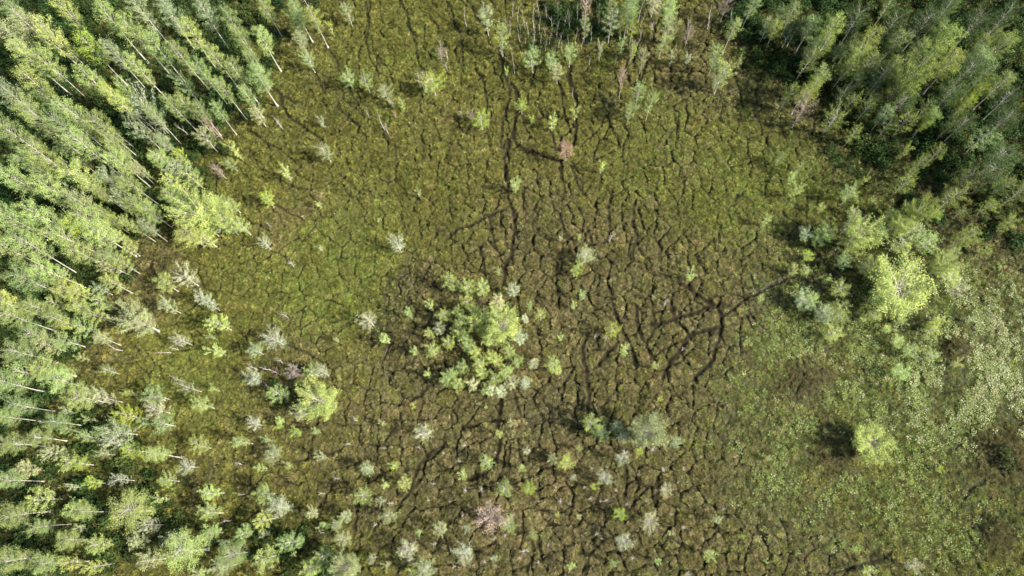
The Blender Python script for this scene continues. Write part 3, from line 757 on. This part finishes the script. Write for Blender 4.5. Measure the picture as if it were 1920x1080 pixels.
# entries: crown centre x, y, crown radius (photo pixels), height (m)
TREES = {
'cg': '497 12 18 9|485 145 20 10|452 70 20 11|440 130 20 11|418 165 18 11|405 205 15 9|372 205 16 10|345 190 18 11|430 30 20 12|465 180 12 8|560 25 15 9|318 190 18 12|243 420 14 9|1410 8 13 8|1373 55 13 8|285 215 15 11|470 110 16 10|1180 15 16 9|1462 40 17 9|1690 105 20 11|1640 95 22 12|1900 60 26 13|1600 110 17 10|1560 60 20 12|1740 70 20 12|1765 200 18 10|1720 150 20 11|1855 65 22 12',
'cl': '492 75 16 10|590 35 15 9|1257 18 15 10|1650 55 26 13|1575 25 24 13|1790 55 32 13|1805 95 30 13|1515 165 22 9|1538 140 18 10|220 185 20 13|240 170 16 12|165 140 24 14|105 70 26 14|250 60 28 14|290 85 24 13|200 30 26 14|45 100 26 14|355 60 22 12|400 100 20 12|130 200 24 14|60 150 26 14|1760 105 22 12',
'ca': '562 75 12 7|1530 30 22 11|1550 120 20 11|1495 8 18 10|1475 15 15 9|1860 85 25 12|1870 120 18 11|60 40 26 14|20 60 26 14|310 20 22 13|20 180 26 14|210 100 20 12|380 20 22 12|1610 60 18 11|1900 135 22 12|1700 50 22 12',
'tl': '385 400 32 6.5|325 370 22 8|300 300 20 7|285 398 20 8|250 345 22 10|165 410 32 12|125 440 30 12|190 440 30 11|60 470 30 13|150 330 28 13|100 360 28 13|90 300 26 13|30 330 28 14|150 270 26 13|220 300 24 11|30 410 28 14|80 400 28 13|90 505 24 11|130 545 24 9|150 575 20 7|250 958 36 6.5|420 412 22 6|355 440 24 6|348 385 22 7|160 745 32 7|110 715 32 8|350 1035 34 7|1620 90 22 11',
'tg': '20 250 28 14|60 220 26 14|120 235 24 13|190 235 24 12|215 270 20 11|40 520 30 12|20 590 24 11|75 575 22 9|60 625 24 9|110 600 20 8|40 660 28 9|85 690 28 8|20 720 28 9|150 475 24 10|205 480 22 8|255 385 20 8|10 465 28 13|45 760 24 8|25 830 24 8|75 820 22 7|110 790 22 7|20 900 22 8|30 960 30 8|80 985 20 7|25 1050 30 9|85 1060 26 8|130 1015 24 7|160 960 22 6|440 1040 24 6|1780 45 26 13',
'tk': '1665 130 26 11|1705 175 28 10|1800 160 28 11|1850 20 28 13|1900 210 30 11|1895 280 34 10|1870 310 30 9|1750 25 28 13|1620 15 26 12|1590 170 18 8|1690 20 26 13|1820 220 22 9|1905 10 24 13|1740 110 22 11|1835 115 24 12|1905 170 24 11',
'cy': '235 190 12 11|1850 158 16 11|1830 178 14 10|1872 142 15 11|1755 215 12 9|145 425 16 12|215 175 13 12',
'dl': '1762 500 20 4.5|1683 425 20 5|1682 545 57 4.8|945 620 32 5.5|605 755 35 5.5|1630 832 36 3.6|1610 445 32 6|1720 402 24 6|385 412 36 6.5',
'da': '1215 812 32 5.5|270 608 27 6|655 1062 26 6',
'dg': '1685 168 30 8',
'og': '1640 558 14 4|1570 592 16 4|1550 582 12 3.5|870 605 14 4|890 590 13 4|905 625 13 4|875 640 13 4|920 675 14 4|955 665 14 4|970 680 13 4|910 735 11 3.5|860 590 12 4|935 590 13 4.5|895 665 13 4|653 30 11 5|580 115 12 5|657 155 13 4|688 160 13 4|940 75 15 7|1240 88 14 5.5|1068 105 13 5|1180 213 13 5|1196 180 12 6|1218 200 11 7|1350 148 19 7|1340 110 14 7|1660 242 14 4.5|862 625 16 4.5|890 610 18 4.5|880 572 15 4|910 600 16 5|930 680 14 4|905 700 14 4|870 690 13 3.5|920 640 18 5|1108 800 18 4|1125 815 14 4|590 700 14 4|530 740 17 4.5|948 918 15 4|955 985 15 4|500 925 17 5|550 1015 20 6|500 1045 22 6|612 1040 18 5|350 165 15 8|430 425 20 6|315 535 17 5|220 535 15 7|200 570 14 6|290 745 18 5|310 795 18 5|140 870 16 5|195 1020 16 5|85 935 22 6|1650 440 15 5|1535 445 15 4|1690 455 22 5|1735 455 22 5|1575 545 17 4|1580 490 15 4|1510 120 16 8|1475 185 14 6|1558 230 20 6|1620 210 12 6|1790 180 13 7|1730 210 13 6|1780 240 11 7|1750 295 13 5|1810 335 20 6|1780 375 20 5|1845 345 17 6|1855 385 15 5|1800 400 10 4|1900 370 18 6|1625 500 18 4|1180 35 14 6|1145 20 12 6|150 240 14 9|435 310 12 4|130 640 18 6|170 620 16 6|55 700 18 7|400 1000 18 5|460 1000 15 4|840 715 14 4|1000 1000 8 3|560 45 12 7|240 500 14 6|1460 300 10 3',
'ol': '848 533 17 4.5|877 545 16 4.5|905 548 16 4.5|835 595 16 4|815 660 15 4|845 645 14 4|900 685 15 4|880 655 15 4|845 705 15 4|860 722 14 4|930 715 14 4|950 700 15 4|1037 688 16 4|1013 595 12 4|763 905 12 4|915 867 12 3.5|1060 868 13 3.5|1550 435 18 5|1665 405 14 5|1495 320 11 4|1722 308 11 5|1705 325 12 5|1690 350 15 5|1590 200 14 6|1598 255 13 5|1590 370 15 4|1752 402 13 5|1575 575 14 4|1562 627 15 4|1690 697 16 4|1745 620 13 3.5|1683 640 12 3|1780 520 20 3|1705 660 12 3|1745 667 12 3|1890 420 14 6|1825 440 16 5|437 385 15 5|457 428 14 5|365 338 17 5.5|390 450 17 5|410 385 16 5|330 345 16 5|402 962 17 5|150 955 17 5|190 1020 14 4|230 450 12 5|590 1065 16 5|1185 35 9 5|1640 590 12 3|498 973 14 5|270 390 18 7|1520 560 12 4',
'oy': '1160 963 12 3|506 380 13 4|978 205 10 3|903 232 16 4|1147 622 13 3.5|812 162 20 4.5|1078 511 10 3|1515 480 10 3|250 780 17 6|260 845 15 5|155 870 13 4|560 812 9 3|180 905 12 4|345 300 10 5|990 918 12 3.5|1185 60 9 5|1748 612 9 3|395 430 16 5|1062 862 8 3',
'oa': '488 222 14 5|612 290 15 4.5|390 265 16 6|335 320 19 5|724 180 13 4|913 40 14 6|1097 55 9 6|1045 138 13 5|1145 48 16 7|963 548 13 4|939 570 14 4.5|975 640 14 4|985 722 13 4|1000 683 12 4|940 735 13 4|960 720 14 4|890 725 13 4|485 660 13 4|515 852 16 4|650 967 12 3.5|648 1010 14 4.5|633 985 10 3.5|590 963 11 3.5|830 990 13 4|800 1065 20 5|733 965 14 4|1155 800 11 4|1165 818 13 4|1265 830 11 3.5|1036 862 11 3.5|693 880 12 4|1505 562 20 4|1545 590 16 4.5|1098 483 16 4|1600 450 14 5|1510 440 13 4|1600 160 14 6|1515 100 12 8|1435 58 10 6|195 545 10 4|230 810 24 6|322 578 13 5|265 1015 14 4|425 1062 16 5|1835 265 22 6|1850 70 14 8|1875 350 14 6|60 880 16 5|110 850 16 5|95 650 18 7|215 345 16 8|270 250 14 8|215 500 16 7|290 1050 18 5|240 380 14 8|1710 430 20 5|920 735 12 4|825 620 12 4',
'sl': '602 388 6 2|935 515 7 2.5|938 815 8 2.5|1091 559 8 2.5|1074 577 7 2|779 661 11 3|809 577 9 3.5|811 633 10 3.5|770 593 8 3.5|1169 661 10 3|1226 686 9 3|1293 520 10 3|1432 420 8 2.5|1035 238 10 3|1078 217 9 3|1520 318 6 3|1487 360 11 3.5|1613 345 9 3|1538 392 8 2.5|1487 508 10 3|1510 508 10 3|1615 598 7 2|1685 605 9 2.5|966 353 12 3.5|787 367 6 2.5|1127 318 8 3|1325 1040 11 3|726 910 8 3|1424 563 7 2|1051 636 7 2.5|993 580 9 3.5|412 660 12 4|447 290 10 4|726 637 10 3.5|870 890 10 3|1085 449 5 2|1085 500 7 2.5|1690 290 9 4|1755 600 10 2.5|540 330 10 3.5|300 295 8 3|308 935 9 3|612 985 8 3|530 790 8 2.5|1070 1060 8 2.5|978 878 9 3|1790 682 9 2.5|1660 618 9 2.5|495 878 8 3|1625 1072 12 3|1385 122 6 3|775 1070 10 3|805 705 9 3|1045 700 8 2.5|1480 340 8 2.5|1595 395 8 3|380 1070 12 4|395 1000 9 3',
'sy': '758 205 8 2.5|623 58 7 3|950 140 5 2|997 230 5 2|530 800 7 2|565 720 6 2|778 764 5 1.5|912 765 4 1.5|640 713 4 1.5|1110 912 7 2.5|1195 848 8 2.5|1235 750 5 2|1520 393 5 2|1165 55 7 5|1185 103 7 3|1385 1005 5 2|1760 880 7 1.5|1045 965 6 2|1123 905 5 2|1705 905 5 1.5|1481 255 4 1.5',
'sa': '607 235 8 2.5|738 200 6 2|720 940 8 3|1125 100 8 4|1183 103 7 4|960 795 7 2|928 1045 8 3|877 990 8 3|1340 975 9 2.5|1085 970 6 2|1255 1000 6 2|1050 450 5 2|1815 600 7 2|987 605 8 3|1437 860 5 1.5|720 795 6 2|1075 895 7 2.5|1225 560 5 2|635 640 5 2|500 1000 8 3',
'wp': '521 640 18 4.5|748 465 14 4|530 950 20 5|873 1035 18 4.5|1215 975 18 4.5|768 1030 17 4|797 812 15 4|501 460 11 3.5|290 218 24 9|1133 895 14 4|1168 1015 15 3.5|355 525 18 5|388 562 14 4|235 900 12 4|355 875 14 4|290 985 14 5|1245 918 11 3.5|345 640 12 4|604 470 4 2|480 795 13 4|1705 1060 12 3|570 775 13 4|610 700 12 4|1345 150 14 5|300 770 18 5|1790 545 14 3|1590 425 16 5|205 748 14 6|335 1010 14 5|700 1045 8 3|1165 860 12 3.5|480 712 14 4|694 603 17 4.5|400 575 10 4|230 830 14 6|800 165 12 4',
'wr': '922 968 26 5|1500 215 20 6|1289 73 8 5|1097 25 10 7|1165 150 7 4.5|555 700 12 3.5|826 105 8 3|885 222 7 2.5|415 325 9 3.5|653 28 6 5|1360 15 14 6|400 240 10 6',
'xn': '578 12 8 8|1335 28 10 6|1203 10 9 7|1200 60 8 6|963 110 6 7|338 238 9 5|975 65 6 4|990 50 6 5|1003 60 7 5|1023 82 5 4|1048 70 6 5|1080 60 7 5|1000 25 7 6|1025 15 6 5|1035 40 7 6|1060 25 8 6|1070 38 6 5|1083 85 5 4|983 30 6 5|1012 45 6 5|1045 50 6 5|970 20 6 5|955 45 6 5|1022 55 5 4|1092 75 5 4|1012 95 4 3|1068 75 5 4|985 75 4 3|1040 95 4 3|1110 60 6 5|945 38 7 5|824 80 5 3|873 35 8 4|1075 175 4 3|1165 165 6 5|715 228 8 5|300 235 8 6|215 245 8 9|232 612 9 4|305 655 9 4|215 652 10 4|330 645 8 4|195 290 7 9|500 690 10 4|520 675 10 4|600 1000 8 4|960 10 6 5|1010 8 6 6|1045 8 6 6|1880 340 7 6|1125 25 6 6|1085 15 6 6|1055 85 5 4|1000 85 5 4|1030 70 5 4|320 650 8 4|1015 75 5 4|975 45 5 4|1205 30 6 5|1375 28 9 6',
'zn': '527 237 8 2.5|547 497 9 2.5|535 592 8 2.5|727 247 7 2.5|865 218 6 2|785 145 6 2|541 328 6 2.5|668 788 7 2|655 833 6 2|722 840 5 2|873 835 6 2|862 865 7 2|735 943 7 2.5|868 967 6 2|1248 570 8 2|1135 637 8 2|1115 632 6 2|1070 898 8 2.5|1108 935 7 2|1050 940 8 2|983 1032 9 2.5|910 1055 8 2|805 938 5 2|1145 448 9 2.5|1120 1000 8 2.5|1128 1010 5 2|1290 1075 9 2.5|1885 862 6 1.5|787 840 5 2|930 850 4 2|1280 990 7 2|1010 1055 6 2|928 1010 7 2|475 690 8 3|335 712 8 3|305 745 10 4|477 795 8 3|1137 905 8 3|1170 850 10 3|1155 920 6 2|1110 880 7 2.5|1042 915 6 2|1125 940 6 2|838 128 6 2|960 968 8 2.5|1320 600 0 0|690 215 4 2|1280 655 6 1.5|507 425 4 2|755 195 5 2|947 1005 6 2|1355 955 5 1.5|850 700 6 3|640 600 3 1.5|1060 415 0 0|1060 410 0 0|1860 600 4 1.5|585 770 6 2|1010 940 6 2|1175 945 6 2|1185 1045 7 2|1095 915 6 2',
'zr': '838 108 7 2.5|1137 938 7 2.5|983 600 0 0|555 690 9 3|1070 945 6 2|1042 965 6 2|885 245 0 0|1280 880 6 1.5|1270 905 5 1.5|520 700 9 3|505 725 7 2.5|960 955 0 0|975 1045 6 2|1195 890 5 2',
'ou': '1060 288 13 5',
'so': '743 220 5 1.5|1163 50 4 4|1165 140 5 4.5|1300 85 0 0',
}
SPECIAL = {
'1682 545 57 4.8': 'largest crown of all, a broad bright green dome beside the pale lily flats',
'945 620 32 5.5': 'largest lime-green crown inside the round clump in the middle of the bog',
'605 755 35 5.5': 'broad yellow-green crown at the lower right of the clump left of centre',
'1630 832 36 3.6': 'lone broad lime tree beside a dark heath mound on the lower right flats',
'1610 445 32 6': 'spreading tree with bare white limbs showing, up-left of the largest right crown',
'1215 812 32 5.5': 'broad grey-green tree full of pale twigs, below the middle of the bog',
'922 968 26 5': 'dead round crown of pinkish-grey twigs beside green saplings near the bottom edge',
'1060 288 13 5': 'rust-red dying tree alone where several dark trails meet, above the centre',
'694 603 17 4.5': 'round pale tree standing alone just left of the central clump',
'290 218 24 9': 'large bare silver-grey tree at the edge of the dense upper left forest',
'748 465 14 4': 'small tree with white limbs alone on the bright moss up-left of the clump',
'521 640 18 4.5': 'star-shaped whitish-grey tree just above the clump left of centre',
'1500 215 20 6': 'leafless pinkish-grey tree below a lime crown at the upper right woods edge',
'1850 158 16 11': 'middle one of three bright yellow-green crowns in a row, in the dark right woods',
'1830 178 14 10': 'lowest of three bright yellow-green crowns in a row, in the dark right woods',
'1872 142 15 11': 'topmost of three bright yellow-green crowns in a row, in the dark right woods',
'715 228 8 5': 'small white snag left of the bright green moss patch at upper left centre',
'966 353 12 3.5': 'pale lime sapling standing on the long winding trail, above the middle of the bog',
'1098 483 16 4': 'grey-green bushy tree alone right of centre, above a small yellow-green one',
'812 162 20 4.5': 'yellow-green tree with white limbs in the upper open bog, left of the long trail',
'250 958 36 6.5': 'big round lime crown alone on dark ground at the lower left',
'350 1035 34 7': 'big lime crown near the bottom edge, right of the lower left forest',
'1160 963 12 3': 'small vivid yellow-green tree amid brown heath near the bottom',
'1147 622 13 3.5': 'bright yellow-green young tree with white bare shrub at its foot, right of centre',
'743 220 5 1.5': 'tiny orange sapling on the bright moss patch at upper left centre',
'1037 688 16 4': 'round lime crown at the lower right outer edge of the central clump',
'1215 975 18 4.5': 'pale whitish sparse tree right of the vivid yellow-green one, near the bottom',
'1293 520 10 3': 'pale lime sapling where a trail starts, alone right of centre',
}
hand.clear()
for key, tab_ in TREES.items():
    for e in tab_.split('|'):
        cx, cy, r, h = map(float, e.split())
        if r < 1: continue
        hand.append((cx, cy))
        plant(cx, cy, r, h, key[0], key[1], SPECIAL.get(e))

# fill the depth of the two woods between the trees read off the photo
def inpoly(x, y, P):
    c = False
    for (x1, y1), (x2, y2) in zip(P, P[1:]+P[:1]):
        if (y1 > y) != (y2 > y) and x < (x2-x1)*(y-y1)/(y2-y1)+x1: c = not c
    return c
LEFTW = [(-40, -40), (530, -40), (500, 60), (470, 130), (425, 190), (330, 200), (270, 240), (235, 290), (260, 340), (290, 390), (230, 425), (200, 470), (160, 520), (130, 590), (120, 660), (100, 720), (60, 800), (45, 860), (60, 930), (60, 1000), (70, 1110), (-40, 1110)]
RIGHTW = [(1440, -40), (1960, -40), (1960, 330), (1860, 300), (1790, 200), (1720, 150), (1620, 140), (1540, 110), (1470, 50)]
GAPS = [(235, 40, 26), (262, 85, 22), (290, 120, 16), (78, 215, 18), (90, 245, 16), (40, 225, 14), (300, 150, 18), (200, 160, 16), (1480, 90, 30), (1620, 190, 30), (1850, 250, 25), (1700, 230, 40), (1540, 90, 14), (1450, 10, 16)]
pts = list(hand)
rr = random.Random(5)
nfill = 0
for _ in range(6000):
    left = rr.random() < .72
    x, y = (rr.uniform(-40, 530), rr.uniform(-40, 1110)) if left else (rr.uniform(1440, 1960), rr.uniform(-40, 330))
    if not inpoly(x, y, LEFTW if left else RIGHTW): continue
    if any((x-a)**2+(y-b)**2 < (c)**2 for a, b, c in GAPS): continue
    md = (38 if left else 50)+10*rr.random()
    if any((x-a)**2+(y-b)**2 < md*md for a, b in pts): continue
    pts.append((x, y)); nfill += 1
    if nfill > 190: break
    edge = min(1, max(0, (y-500)/500)) if left else 0
    h = (13.5-5.0*edge)*rr.uniform(.82, 1.1)
    if left:
        tone = rr.choices('glaky', (4, 4, 3, .8, .4))[0]; kind = rr.choice('cct')
    else:
        tone = rr.choices('gka', (3, 5, 1))[0]; kind = rr.choice('ctt')  # mostly dark tones, painting the woods' shade into the fill crowns
    if -12 < x < 1932 and -12 < y < 1092: plant(x, y, rr.uniform(19, 27), h, kind, tone)
print('filled', nfill, 'counts', COUNT)

# small trees thinning out from the woods into the bog
pts2 = [(cx, cy) for _, cx, cy, _, _ in ALLT]
def sprinkle(n, x0, x1, y0, y1, md, kinds, tones, test=None):
    k = t = 0
    while k < n and t < 4000:
        t += 1
        x, y = rr.uniform(x0, x1), rr.uniform(y0, y1)
        if test and not test(x, y): continue
        if any((x-a)**2+(y-b)**2 < md*md for a, b in pts2): continue
        pts2.append((x, y)); k += 1
        kind = rr.choice(kinds)
        r, h = {'o': (rr.uniform(10, 17), rr.uniform(3.5, 6)), 's': (rr.uniform(6, 10), rr.uniform(2, 3.5)), 'z': (rr.uniform(4, 8), rr.uniform(1.3, 2.6)), 'w': (rr.uniform(9, 14), rr.uniform(3, 5)), 'c': (rr.uniform(13, 18), rr.uniform(6, 9))}[kind]
        plant(x, y, r, h, kind, 'n' if kind == 'z' else rr.choice(tones))
sprinkle(24, 100, 420, 600, 1075, 28, 'oosscw', 'lgglga')
sprinkle(12, 420, 700, 780, 1075, 26, 'ossz', 'lgag')
sprinkle(26, 60, 330, 250, 640, 26, 'occos', 'lgag', lambda x, y: x < 480-y*.45)
sprinkle(16, 1460, 1700, 10, 280, 30, 'ocosc', 'gkaag', lambda x, y: y < 40+(x-1440)*.9)
sprinkle(8, 1480, 1850, 380, 600, 26, 'osss', 'lgagl', lambda x, y: (x-1680)**2/170**2+(y-490)**2/110**2 < 1)
sprinkle(20, 700, 1260, 840, 1070, 30, 'szzz', 'lagyp')
sprinkle(14, 940, 1300, 5, 130, 22, 'szzo', 'agpl')
# ---------------------------------------------------------------- labels
ORD = ['', 'second ', 'third ', 'fourth ', 'fifth ', 'sixth ', 'seventh ', 'eighth ', 'ninth ', 'tenth ', 'eleventh ', 'twelfth ', 'thirteenth ', 'fourteenth ', 'fifteenth ']
LM = [(1690, 528, 'the largest crown of all'), (945, 620, "the central clump's biggest crown"), (605, 755, 'the broad yellow-green left-centre crown'),
      (1630, 832, 'the lone lime tree beside a mound'), (1215, 812, 'the broad twiggy grey-green tree'), (922, 968, 'the pinkish dead round crown'),
      (1060, 290, 'the rust-red lone tree'), (694, 603, 'the round pale tree beside the clump'), (290, 218, 'the big silver-grey bare tree'),
      (748, 465, 'the small white-limbed moss tree'), (740, 222, 'the bright upper moss patch'), (966, 353, 'the pale trail sapling'),
      (1098, 483, 'the bushy tree right of centre'), (250, 958, 'the big round lower-left crown'), (385, 400, 'the big lime left-edge crown'),
      (160, 745, 'the wide pale lower-left crown'), (1500, 215, 'the leafless pinkish woods-edge tree'), (1790, 655, 'the brown mound on the lilies'),
      (1030, 55, 'the thicket of bare snags'), (1257, 18, 'the slim tall top-edge tree'), (1345, 130, 'the pale tree pair, upper right'), (1610, 445, 'the white-limbed right tree'),
      (1885, 862, 'the dark mound, right edge'), (500, 1045, 'the bottom-edge lime group'), (590, 30, 'the tall top-left-centre pair'), (1160, 963, 'the vivid yellow-green heath tree')]
def direction(dx, dy):
    a = math.degrees(math.atan2(-dy, dx)) % 360
    return ['right of', 'up-right of', 'above', 'up-left of', 'left of', 'down-left of', 'below', 'down-right of'][int((a+22.5)//45) % 8]
STR = [(0, 50, 'topmost strip'), (50, 100, 'second strip'), (100, 150, 'third strip'), (150, 200, 'fourth strip'), (200, 250, 'fifth strip'), (250, 300, 'sixth strip'), (300, 350, 'seventh strip'),
       (350, 400, 'eighth strip'), (400, 460, 'ninth strip'), (460, 530, 'tenth strip'), (530, 600, 'strip just below mid-height'), (600, 680, 'strip three-fifths down'), (680, 770, 'strip two-thirds down'),
       (770, 870, 'third-lowest strip'), (870, 970, 'second-lowest strip'), (970, 1200, 'bottom strip')]
grp = {}
for root, cx, cy, look, lab in ALLT:
    if lab: continue
    g = root['group']
    if g in ('trees of the dense left forest', 'trees of the shaded woods at the upper right'):
        wood = 'left forest' if 'left' in g else 'upper right woods'
        st = [n_ for a, b, n_ in STR if a <= max(0, cy) < b][0]
        grp.setdefault(('strip', look, st, wood), []).append((cx, root))
    else:
        d, x0, y0, ph = min((math.hypot(cx-a, cy-b), a, b, c) for a, b, c in LM)
        grp.setdefault(('lm', look, direction(cx-x0, cy-y0), ph), []).append((d, root))
for k, items in grp.items():
    items.sort(key=lambda t: t[0])
    for i, (d, root) in enumerate(items):
        o_ = ORD[i]
        if k[0] == 'strip':
            lead = (o_ or 'first ') if len(items) > 1 else 'only '
            root['label'] = f'{lead}{k[1]} from the left, {k[2]} of the {k[3]}' if len(items) > 1 else f'only {k[1]} in the {k[2]} of the {k[3]}'
        else:
            lead = ('' if len(items) == 1 else 'nearest ' if i == 0 else f'{o_}nearest ')
            root['label'] = f'{lead}{k[1]} {k[2]} {k[3]}'.replace('medium ', '')
for root, *_ in ALLT:
    if len(root['label'].replace('-', ' ').split()) > 15: root['label'] = root['label'].replace('medium ', '').replace('second-lowest strip', 'lower strip')
    if len(root['label'].replace('-', ' ').split()) > 16: root['label'] = root['label'].replace(' the central clump\'s', ' the clump\'s').replace('the broad twiggy grey-green tree', 'the twiggy grey-green tree').replace('the broad yellow-green left-centre crown', 'the yellow-green left-centre crown')
